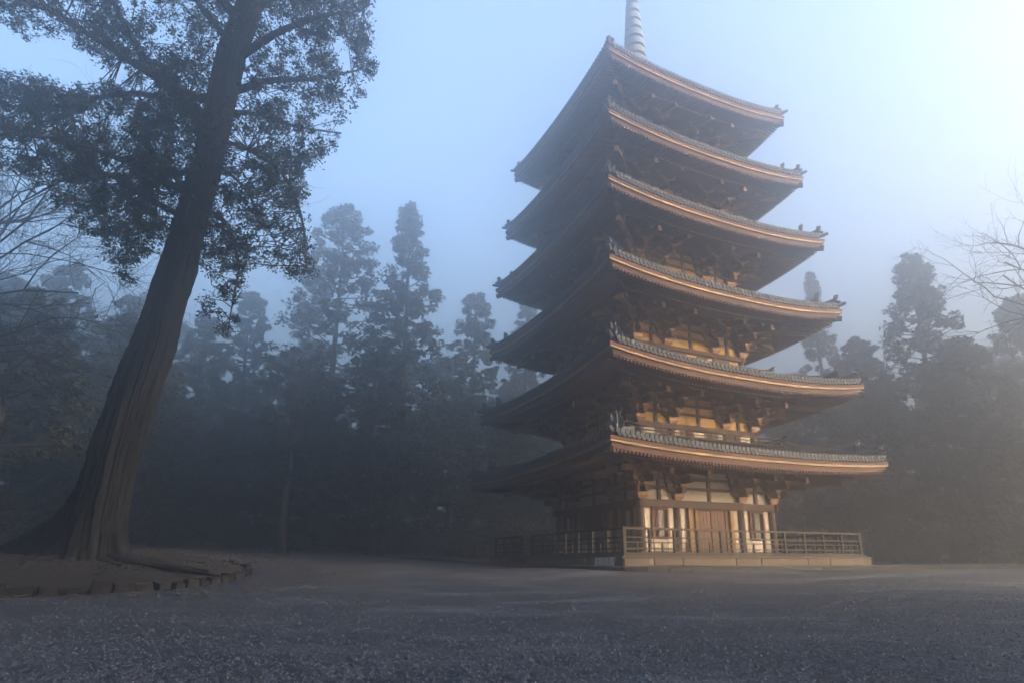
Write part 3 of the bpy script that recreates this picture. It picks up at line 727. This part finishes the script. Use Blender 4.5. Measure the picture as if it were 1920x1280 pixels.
# ---------------------------------------------------------------- trees
def leaf_quads(cen, rad, nleaf, size, rng, flat=0.7, aspect=0.55):
    """leaf-sized quads spread through ellipsoidal clumps. cen (n,3) rad (n,)"""
    n = len(cen); k = np.repeat(np.arange(n), nleaf); m = len(k)
    d = rng.normal(size=(m, 3)); d /= np.linalg.norm(d, axis=1)[:, None]
    r = rng.random(m) ** 0.45
    p = cen[k] + d * (rad[k] * r)[:, None] * np.array((1, 1, flat))
    a = rng.normal(size=(m, 3)); a[:, 2] *= 0.6; a /= np.linalg.norm(a, axis=1)[:, None]
    b = rng.normal(size=(m, 3)); b -= (a * b).sum(1)[:, None] * a; b /= np.linalg.norm(b, axis=1)[:, None]
    s = size * rng.uniform(0.6, 1.4, m)[:, None]
    return np.stack([p - a * s, p - b * s * aspect, p + a * s, p + b * s * aspect], 1)

def conifer_points(h, w, rng, bare=0.22, n=150, conic=1.0):
    """clump centres, radii and branch roots of a tall cedar with tiered, puffy clumps"""
    cen = []; rad = []; root = []
    i = 0
    while len(cen) < n:
        u = rng.random() ** 0.8; z = h * (bare + (1 - bare) * u)
        prof = (1 - u) ** (0.50 * conic) * (0.62 + 0.38 * min(1, u * 5 + 0.4)) + 0.07
        prof *= 0.90 + 0.22 * math.sin(z * 1.3 + 2.5 * math.cos(2 * rng.random())) * rng.random()
        a = rng.random() * 6.283; r = w / 2 * prof * (0.30 + 0.75 * rng.random() ** 0.5)
        cen.append((r * math.cos(a), r * math.sin(a), z + rng.normal() * 0.15)); rad.append((0.34 + 0.46 * rng.random()) * (0.55 + 0.6 * (1 - u)) * w / 8)
        root.append((0, 0, max(0.3, z - r * 0.25)))
    return np.array(cen), np.array(rad), np.array(root)

def make_tree(name, base, top, w, seed, label, bare=0.22, n=150, nleaf=90, leaf=0.17, bark=None, leafm=None, trunk_r=0.35, group=None, limbs=True, conic=1.0):
    rng = np.random.default_rng(seed)
    base = Vector(base); h = top - base.z
    t = link(name, None, loc=base, cat='tree', label=label, group=group)
    cen, rad, root = conifer_points(h, w, rng, bare, n, conic)
    lean = rng.normal(size=2) * 0.012 * h
    def bend(p):
        q = p.copy(); u = (q[..., 2] / h) ** 2; q[..., 0] += lean[0] * u; q[..., 1] += lean[1] * u; return q
    zs = np.linspace(-0.4, h * 0.97, 12); tp = np.stack([np.sin(zs * 0.4 + seed) * 0.06, np.cos(zs * 0.5) * 0.06, zs], 1)
    b = MB(); b.tube(bend(tp), trunk_r * (1 - np.linspace(0, 0.93, 12)) + np.array([trunk_r*0.5, trunk_r*0.12] + [0]*10), 9)
    tr = b.build('trunk', bark or M_barkd, t, True)
    if limbs:
        lb = MB()
        for i in range(0, len(cen), 2):
            a, c = root[i], cen[i]; m_ = (a + c) / 2 + np.array((0, 0, -0.1)); lb.tube(bend(np.array([a, m_, c])), [0.06, 0.045, 0.02], 4, cap=False)
        lb.build('limb', bark or M_barkd, t)
    V = leaf_quads(bend(cen), rad, nleaf, leaf, rng)
    link('crown', quads_mesh('crown', V, leafm or M_leaf), t)
    return t

def tree_px(px, ytop, D, w, seed, label, **kw):
    p = pix(px, 1040, D); q = pix(px, ytop, D)
    # vertical trunk under the top point
    return make_tree('cedar_tree', (q.x, D, gz(q.x, D) - 0.05), q.z, w, seed, label, group='cedars standing round the clearing', **kw)

TREES = [
 (655, 396, 45, 11.5, 'broad hazy cedar left of the twin tall cedars near the middle'),
 (780, 388, 43, 9.6, 'tallest slender cedar with open crown, between the broad cedar and the pagoda'),
 (890, 553, 50, 7.5, 'shorter faint cedar just left of the upper pagoda roofs'),
 (985, 566, 58, 6.5, 'very faint cedar half hidden behind the left tips of the pagoda roofs'),
 (478, 548, 50, 7.5, 'round-topped hazy cedar right of the leaning trunk'),
 (590, 500, 56, 7.0, 'pale cedar top filling the gap left of the broad cedar'),
 (395, 590, 47, 7.0, 'dim cedar close beside the leaning trunk on its right'),
 (255, 560, 44, 8.5, 'dark cedar seen behind the leaning trunk'),
 (130, 500, 46, 9.0, 'dark misty cedar behind the bare twigs at the far left'),
 (10, 520, 42, 9.0, 'dark cedar at the left edge of the clearing'),
 (1515, 515, 50, 6.5, 'thin pale cedar showing between the pagoda eaves and the tall dark cedar'),
 (1595, 640, 46, 7.5, 'low pale cedar above the right end of the second roof'),
 (1700, 488, 40, 11.0, 'tall dark pointed cedar right of the pagoda'),
 (1895, 562, 42, 8.5, 'loose cedar with open branches at the right edge'),
 (1790, 640, 38, 8.5, 'low dense dark cedar between the pointed cedar and the right edge'),
 (1655, 720, 46, 6.0, 'low dark cedar behind the foot of the pointed cedar'),
 (1490, 745, 54, 6.5, 'dim cedar behind the lower pagoda eave on the right'),
 (600, 700, 40, 7.0, 'dark olive under-storey tree below the broad cedar'),
 (735, 735, 41, 7.0, 'dark under-storey tree below the tallest slender cedar'),
 (850, 720, 46, 7.0, 'dark under-storey tree left of the lower pagoda roofs'),
 (960, 740, 49, 6.5, 'dark tree behind the left end of the lowest pagoda roof'),
 (1060, 700, 56, 7.0, 'dark tree hidden largely behind the lower pagoda storeys'),
 (330, 760, 39, 6.5, 'low dark tree in shade just right of the leaning trunk'),
 (470, 770, 41, 6.5, 'low dark tree with spreading boughs under the round-topped cedar'),
 (60, 760, 36, 7.0, 'low black tree at the left edge behind the mound'),
 (1870, 800, 34, 6.5, 'lowest and nearest dark tree at the right edge'),
]
for i, (px, yt, D, w, lab) in enumerate(TREES):
    low = yt > 680
    tree_px(px, yt, D, w, 100 + i, lab, bare=0.05 if low else 0.10, n=220 if low else 300, nleaf=56, leaf=0.15, leafm=M_leafo if i in (17, 23) else M_leaf, trunk_r=0.28 if low else 0.42, conic=0.8 if low else (1.7 if i in (1, 10, 12) else 1.0))

# nearer trees at the forest edge whose clean trunks show
for i, (px, yt, D, w, r_, bare, bk, lab) in enumerate([
    (570, 640, 37, 6.5, 0.24, 0.30, M_barkp, 'tree with a pale slightly leaning trunk at the forest edge left of the middle'),
    (252, 600, 34, 7.0, 0.34, 0.30, M_barkd, 'tree whose dim trunk stands right behind the foot of the leaning tree'),
    (55, 560, 26, 6.5, 0.28, 0.36, M_barkp, 'tree with a pale trunk rising left of the root flare of the leaning tree'),
    (715, 640, 38, 6.0, 0.20, 0.26, M_barkd, 'tree with a thin dark trunk below the tallest slender cedar')]):
    q = pix(px, yt, D)
    make_tree('forest_edge_tree', (q.x, D, gz(q.x, D) - 0.05), q.z, w, 300 + i, lab, bare=bare, n=110, nleaf=60, leaf=0.15, bark=bk, leafm=M_leafo, trunk_r=r_, conic=0.6)

# ---------------------------------------------------------------- bare deciduous trees at both edges
def bare_tree(name, base, limbs, seed, label, bark, trunk, depth=4, twig=5):
    rng = random.Random(seed); t = link(name, None, loc=base, cat='tree', label=label)
    B = Vector(base)
    tr = MB(); tp = [Vector(p) - B for p, _ in trunk]; tr.tube([tuple(p) for p in tp], [r for _, r in trunk], 10); tr.build('trunk', bark, t, True)
    br = MB()
    def grow(p, d, L, r, lev):
        n = 4; pts = [p]; q = p.copy(); dd = d.copy()
        for i in range(n):
            dd = (dd + Vector((rng.gauss(0, .16), rng.gauss(0, .16), rng.gauss(0.0, .14)))).normalized(); q = q + dd * L / n; pts.append(q.copy())
        br.tube([tuple(x) for x in pts], [r * (1 - 0.13 * i) for i in range(n + 1)], 5 if lev < 2 else 3, cap=False)
        if lev < depth:
            for j in range(rng.randint(3, twig)):
                i = rng.randint(1, n); a = Vector((rng.gauss(0, 1), rng.gauss(0, 1), rng.gauss(0.1, 0.8))).normalized()
                grow(pts[i], (dd * 0.9 + a * 0.75).normalized(), L * rng.uniform(0.45, 0.72), max(r * 0.5, 0.006), lev + 1)
    for a, b_, r in limbs:
        a = Vector(a) - B; b_ = Vector(b_) - B; grow(a, (b_ - a).normalized(), (b_ - a).length, r, 0)
    br.build('branch', bark, t)
p0 = pix(-190, 1035, 19)
bare_tree('bare_tree', (p0.x, 19, gz(p0.x, 19)), [
    (pix(-150, 560, 19), pix(60, 390, 17.5), 0.05), (pix(-160, 640, 19), pix(120, 470, 18), 0.055), (pix(-150, 500, 19), pix(150, 360, 20), 0.05), (pix(-150, 520, 19), pix(90, 300, 19), 0.045),
    (pix(-170, 700, 19), pix(60, 590, 17.5), 0.05), (pix(-140, 430, 19), pix(40, 300, 19), 0.05), (pix(-160, 600, 19), pix(190, 480, 20), 0.05), (pix(-160, 560, 19), pix(170, 430, 18), 0.05), (pix(-165, 660, 19), pix(110, 620, 19), 0.045)],
    21, 'leafless tree with fine purplish twigs reaching in from the left edge', M_barkd,
    [(pix(-190, 1045, 19), 0.35), (pix(-180, 800, 19), 0.28), (pix(-150, 560, 19), 0.22), (pix(-120, 350, 19), 0.15), (pix(-100, 150, 19), 0.08)], 4, 6)
p0 = pix(2080, 1060, 24)
bare_tree('bare_tree', (p0.x, 24, gz(p0.x, 24)), [
    (pix(2030, 640, 24), pix(1880, 545, 23.5), 0.06), (pix(2025, 590, 24), pix(1870, 520, 24.5), 0.06), (pix(2025, 560, 24), pix(1885, 470, 24.5), 0.06), (pix(2020, 520, 24), pix(1890, 430, 24), 0.045), (pix(2030, 620, 24), pix(1905, 575, 24), 0.045), (pix(2040, 560, 24), pix(2200, 380, 24.5), 0.08), (pix(2060, 760, 24), pix(2230, 600, 23.5), 0.09), (pix(2020, 420, 24), pix(2090, 260, 24), 0.05)],
    27, 'leafless tree poking fine bare twigs in from the right edge', M_barkd,
    [(pix(2085, 1062, 24), 0.30), (pix(2045, 940, 24.2), 0.24), (pix(2070, 800, 23.8), 0.21), (pix(2035, 680, 24.1), 0.18), (pix(2040, 560, 24), 0.14), (pix(2010, 460, 23.8), 0.09), (pix(2025, 380, 24), 0.03)], 3, 6)

# ---------------------------------------------------------------- the great leaning tree
TD = 15.0
tb = pix(178, 1043, TD)
hero = link('leaning_tree', None, loc=(tb.x, TD, gz(tb.x, TD) + 0.4), cat='tree', label='huge dark leaning tree with furrowed bark and leafy crown on the left mound')
HO = np.array(hero.location)
cl = [(165,1060,75),(172,1030,66),(180,980,56),(196,920,50),(212,860,47),(233,800,44),(254,740,42),(276,680,40),(292,640,38),(316,560,36),(340,480,33.5),(364,400,31.5),(388,310,29),(408,220,27),(428,130,26),(448,60,25),(470,0,24),(495,-70,22),(520,-150,19),(548,-260,15),(575,-380,9)]
ctr = []; rad = []
for x, y, r_ in cl:
    p = pix(x, y, TD); q = pix(x + r_, y, TD); ctr.append(tuple(p)); rad.append((q - p).length)
ctr = np.array(ctr); rad = np.array(rad)
u = np.linspace(0, len(cl) - 1, 150); C = np.stack([np.interp(u, np.arange(len(cl)), ctr[:, i]) for i in range(3)], 1); RA = np.interp(u, np.arange(len(cl)), rad) * 0.84
for _ in range(4): C[1:-1] = (C[:-2] + 2*C[1:-1] + C[2:]) / 4; RA[1:-1] = (RA[:-2] + 2*RA[1:-1] + RA[2:]) / 4
na = 150; th = np.arange(na) * 2 * np.pi / na
rh = np.random.default_rng(4)
hgt = C[:, 2] - C[0, 2]
TH, HH = np.meshgrid(th, hgt); tw = TH + 0.10 * HH
fl = np.zeros_like(TH)
for kf, am in ((2, 0.06), (3, 0.05), (5, 0.05), (9, 0.035), (14, 0.03), (23, 0.03), (37, 0.026)):
    p1, p2, p3 = rh.uniform(0, 6.28, 3)
    fl += am * np.sin(kf * tw + p1 + 1.6 * np.sin(HH * 0.55 + p2) + 0.7 * np.sin(HH * 2.3 + p3))
fl += 0.03 * np.sin(61 * tw + 5 * np.sin(HH * 1.7 + TH * 3)) * np.sin(HH * 4.1 + 9 * np.sin(TH * 5)) + 0.022 * rh.normal(size=TH.shape)
rid = np.abs(np.sin(13 * tw + 2.2 * np.sin(HH * 0.8) + 1.2 * np.sin(HH * 2.9 + 4 * tw))) ** 0.5; fl += 0.05 * (rid - 0.6) * (0.6 + 0.4 * np.sin(HH * 1.1 + 3 * TH))
flare = np.exp(-np.clip(HH, 0, None) / 0.55)
fl += flare * (0.35 * np.maximum(0, np.sin(4 * TH + 0.6)) + 0.25 * np.maximum(0, np.sin(7 * TH + 2.0)))
Rr = RA[:, None] * (1 + fl)
V = C[:, None, :] + Rr[..., None] * np.stack([np.cos(TH), np.sin(TH) , -0.30 * np.cos(TH)], -1)
# buttress sweeping out to the left at the foot
bt = np.exp(-((HH - 0.0) / 1.15) ** 2 * 1.0) * np.maximum(0, -np.cos(TH - 0.2)) ** 2
V[..., 0] -= 1.45 * bt * np.clip(1.2 - HH * 0.75, 0, 1.2); V[..., 2] -= 0.25 * bt
V = V.reshape(-1, 3) - HO; nr_ = len(C)
f = [(i*na+j, i*na+(j+1)%na, (i+1)*na+(j+1)%na, (i+1)*na+j) for i in range(nr_-1) for j in range(na)]
b = MB(); b.add(V, f); b.build('trunk', M_bark, hero, True)
# surface roots
b = MB()
for a0, L_, r0 in ((0.2, 2.4, 0.16), (-0.35, 3.2, 0.14), (-0.9, 2.2, 0.13), (-1.6, 1.8, 0.15), (-2.4, 2.2, 0.2), (3.0, 2.8, 0.2), (0.7, 2.0, 0.12), (-2.0, 2.6, 0.12)):
    pts = []; a = a0
    for i in range(9):
        d = 0.4 + L_ * i / 8; x = tb.x + d * math.cos(a); y = TD + d * math.sin(a); a += rk.uniform(-0.12, 0.12)
        zt_ = gz(x, y) + np.interp(np.linalg.norm(np.array((x, y)) - cen) / 7.0, [0, 0.35, 0.6, 0.8, 1.0], [0.6, 0.5, 0.42, 0.33, 0.24])
        pts.append((x - HO[0], y - HO[1], zt_ + 0.10 * (1 - i / 8) - HO[2] + rk.uniform(-0.01, 0.02)))
    b.tube([(p[0], p[1], p[2] - 0.06 - r0 * 0.35) for p in pts], [r0 * (1 - 0.1 * i) * rk.uniform(0.85, 1.15) for i in range(9)], 8)
b.build('root', M_bark, hero, True)

def inpoly(x, y, P):
    c = np.zeros(len(x), bool); n = len(P); j = n - 1
    for i in range(n):
        xi, yi = P[i]; xj, yj = P[j]
        c ^= ((yi > y) != (yj > y)) & (x < (xj - xi) * (y - yi) / (yj - yi + 1e-12) + xi); j = i
    return c
POL = [
 ([(470,-330),(700,-260),(706,-60),(700,30),(708,118),(690,168),(662,196),(640,258),(603,300),(566,318),(582,372),(578,430),(590,512),(545,522),(512,505),(470,470),(452,535),(438,610),(400,632),(372,598),(392,540),(352,500),(352,430),(400,250),(450,100)], 1.0),
 ([(-120,-330),(500,-330),(450,60),(385,240),(300,215),(235,160),(165,95),(105,62),(52,76),(0,42),(-120,0)], 1.15),
 ([(-120,135),(60,138),(112,158),(165,178),(212,152),(300,205),(392,240),(360,380),(330,470),(262,480),(246,548),(215,500),(190,452),(120,410),(60,330),(-120,280)], 0.85),
]
LIMBS = [([(415,190),(350,180),(250,120),(130,40),(0,-30)], 0.16, -0.6), ([(400,250),(330,190),(240,170),(120,200),(-40,200)], 0.13, 0.8), ([(372,210),(300,155),(250,80),(200,-20),(170,-150)], 0.17, 0.4),
 ([(345,360),(290,330),(230,300),(120,260),(-30,250)], 0.11, -1.0), ([(330,400),(270,370),(200,320),(130,330),(40,380)], 0.10, 1.0),
 ([(400,260),(470,280),(540,330),(570,420),(575,500)], 0.07, -1.0), ([(420,180),(500,150),(590,150),(680,130)], 0.13, 0.9), ([(430,120),(520,60),(600,30),(680,20)], 0.14, -0.5),
 ([(370,380),(430,420),(450,500),(430,600)], 0.08, 0.6), ([(445,60),(540,-40),(620,-120),(690,-180)], 0.13, 0.4), ([(390,300),(450,340),(500,420),(540,510)], 0.05, 0.9),
 ([(450,40),(360,-60),(230,-140),(60,-200)], 0.15, -0.8), ([(440,90),(380,20),(330,-60),(300,-200)], 0.12, 1.2), ([(410,215),(470,210),(560,240),(640,250)], 0.10, 1.4), ([(470,-10),(520,-120),(560,-220)], 0.12, -1.2)]
lm = MB(); LP = []
for P_, r0, dy in LIMBS:
    n = 14; uu = np.linspace(0, len(P_) - 1, n); xy = np.stack([np.interp(uu, np.arange(len(P_)), [q[i] for q in P_]) for i in (0, 1)], 1)
    pts = []
    for i, (x, y) in enumerate(xy):
        p = pix(x, y, TD + dy * 1.8 * (i / (n - 1)) ** 0.8 + 0.12 * math.sin(i * 1.3)); pts.append(np.array(p))
    pts = np.array(pts)
    pts[1:-1] = (pts[:-2] + 2*pts[1:-1] + pts[2:]) / 4
    lm.tube(pts - HO, r0 * np.linspace(1, 0.22, n), 8); LP.append(pts[3:])
LPA = np.concatenate(LP)
lm.build('limb', M_barkd, hero, True)
rc = np.random.default_rng(77); cs = []
for P_, dens in POL:
    xs_, ys_ = np.array(P_).T; n = int(3100 * dens)
    x = rc.uniform(xs_.min(), xs_.max(), n); y = rc.uniform(ys_.min(), ys_.max(), n); k_ = inpoly(x, y, P_)
    # uneven density: clearings
    den = 0.5 + 0.5 * np.sin(x * 0.031 + 1.7 * np.sin(y * 0.023)) * np.sin(y * 0.037 + 1.3 * np.sin(x * 0.019))
    k_ &= rc.random(n) < (0.12 + 1.1 * den)
    for xx, yy in zip(x[k_], y[k_]):
        if 0 < yy and abs(xx - np.interp(-yy, [-1060, -640, -310, 0, 400], [165, 292, 388, 470, 575])) < 30 and rc.random() < 0.5: continue
        cs.append(np.array(pix(xx, yy, TD + rc.normal() * 1.5)))
cs = np.array(cs)
print('hero clumps', len(cs))
tw_ = MB(); sprigs = []
for c in cs:
    d = ((LPA - c) ** 2).sum(1); j = int(np.argmin(d * rc.uniform(0.7, 1.3, len(d)))); a = LPA[j]
    if math.sqrt(d[j]) > 0.15:
        if rc.random() < 0.8 and np.linalg.norm(a - c) < 1.9:
            m1 = a + (c - a) * 0.45 + rc.normal(size=3) * 0.12; m2 = a + (c - a) * 0.8 + rc.normal(size=3) * 0.08
            tw_.tube(np.array([a, m1, m2, c]) - HO, [0.020, 0.014, 0.010, 0.006], 3, cap=False)
            sprigs.append(m2)
tw_.build('twigs', M_barkd, hero, kind='stuff')
cs2 = np.concatenate([cs, np.array(sprigs)]); rad_ = rc.uniform(0.09, 0.30, len(cs2))
V = leaf_quads(cs2 - HO, rad_, 38, 0.044, rc, 0.9, 0.42)
link('crown', quads_mesh('crown', V, M_leafn), hero)

# ---------------------------------------------------------------- far forest, and unseen trees added round the clearing for shade
rf_ = np.random.default_rng(40); AC = []; ARD = []; trk = MB()
def add_far(x, y, h, w, n):
    c, r_, _ = conifer_points(h, w, rf_, 0.05, n); c = c + np.array((x, y, gz(x, y))); AC.append(c); ARD.append(r_ * 1.5)
    trk.tube([(x, y, gz(x, y) - 0.3), (x, y, gz(x, y) + h * 0.8)], [0.4, 0.1], 5, cap=False)
for i in range(46):
    a = R(-62 + 124 * i / 45); d = rf_.uniform(60, 74); x, y = min(56, d * math.sin(a)), max(40, d * math.cos(a))
    if x > 44 and y < 52: continue
    hmax = 20 + 3 * rf_.random() if abs(math.degrees(a)) < 34 else 24
    add_far(x, y, hmax * rf_.uniform(0.75, 1.0), 10, 80)
for i in range(60):  # ring of unseen trees, added to darken the foreground and low haze
    a = R(rf_.uniform(92, 288)); d = rf_.uniform(27, 46); x, y = d * math.sin(a), 10 + d * math.cos(a)
    if math.degrees(a) < 106: continue          # gap left in the added ring so the low sun reaches the pagoda
    add_far(x, y, rf_.uniform(25, 32), 10.5, 60)
for x, y in ((36, 26), (40, 20), (47, 21), (39, 28), (46, 27), (40, 32), (45, 37), (50, 34), (53, 44)):  # unseen trees added on the right to shade the fog there
    add_far(x + rf_.uniform(-1, 1), y, rf_.uniform(22, 27), 9, 70)
for i in range(14):  # added unseen screen keeping the sun off the foreground and leaning tree
    a = R(108 + i * 3.0); d = rf_.uniform(27, 33); add_far(d * math.sin(a), 10 + d * math.cos(a), rf_.uniform(25, 30), 10, 70)
c = np.concatenate(AC); r_ = np.concatenate(ARD)
V = leaf_quads(c, r_, 40, 0.32, rf_)
fo = link('forest_and_shade_trees', quads_mesh('forest_and_shade_trees', V, M_leaf), kind='stuff', cat='forest', label='dark mass of forest behind the single cedars, plus unseen trees added to shade the clearing')
trk.build('trunks', M_barkd, fo, kind='stuff')
# undergrowth along the forest edge
un = []; ur = []
for i in range(900):
    px = rf_.uniform(-100, 2050); D = rf_.uniform(40, 52) if px < 1000 else rf_.uniform(39, 50)
    p = pix(px, 1040, D); hgt_ = rf_.uniform(0.2, 2.6); un.append((p.x, D, gz(p.x, D) + hgt_ * 0.7)); ur.append(rf_.uniform(0.6, 1.5))
V = leaf_quads(np.array(un), np.array(ur), 42, 0.16, rf_)
link('undergrowth', quads_mesh('undergrowth', V, M_leaf), kind='stuff', cat='undergrowth', label='dark undergrowth along the foot of the forest at the edge of the gravel')
# litter of twigs and leaves on the mound and by its kerb
m = 9000; ang = rf_.uniform(0, 6.28, m); rr_ = np.sqrt(rf_.random(m)) * 8.2; x = cen[0] + rr_ * np.cos(ang); y = cen[1] - 0.8 + rr_ * np.sin(ang) * 0.8
dd = np.hypot(x - cen[0], y - cen[1]) / 7.0
z = ground(x, y) + np.where(dd < 0.85, np.interp(dd, [0, 0.35, 0.6, 0.8, 1.0], [0.62, 0.56, 0.47, 0.38, 0.2]), 0.03)
V = leaf_quads(np.stack([x, y, z + 0.01], 1), np.full(m, 0.02), 1, 0.045, rf_, 0.1, 0.3); V[:, :, 2] = (V[:, :, 2] - z[:, None]) * 0.35 + z[:, None] + 0.01
link('leaf_litter', quads_mesh('leaf_litter', V, M_twig), kind='stuff', cat='leaf litter', label='dead leaves and twigs strewn over the mound of the leaning tree')

# ---------------------------------------------------------------- haze
hz_ = MB(); hz_.box((-24, 25, 17.7), (174, 184, 38.4))
hm = bpy.data.materials.new('haze'); hm.use_nodes = True; nt = hm.node_tree; nt.nodes.clear()
ho = nt.nodes.new('ShaderNodeOutputMaterial'); pv = nt.nodes.new('ShaderNodeVolumePrincipled')
pv.inputs['Color'].default_value = (0.82, 0.84, 0.87, 1); pv.inputs['Density'].default_value = HAZE_DENSITY; pv.inputs['Anisotropy'].default_value = HAZE_ANISO
nt.links.new(pv.outputs[0], ho.inputs['Volume'])
hz_.build('haze', hm, kind='stuff')
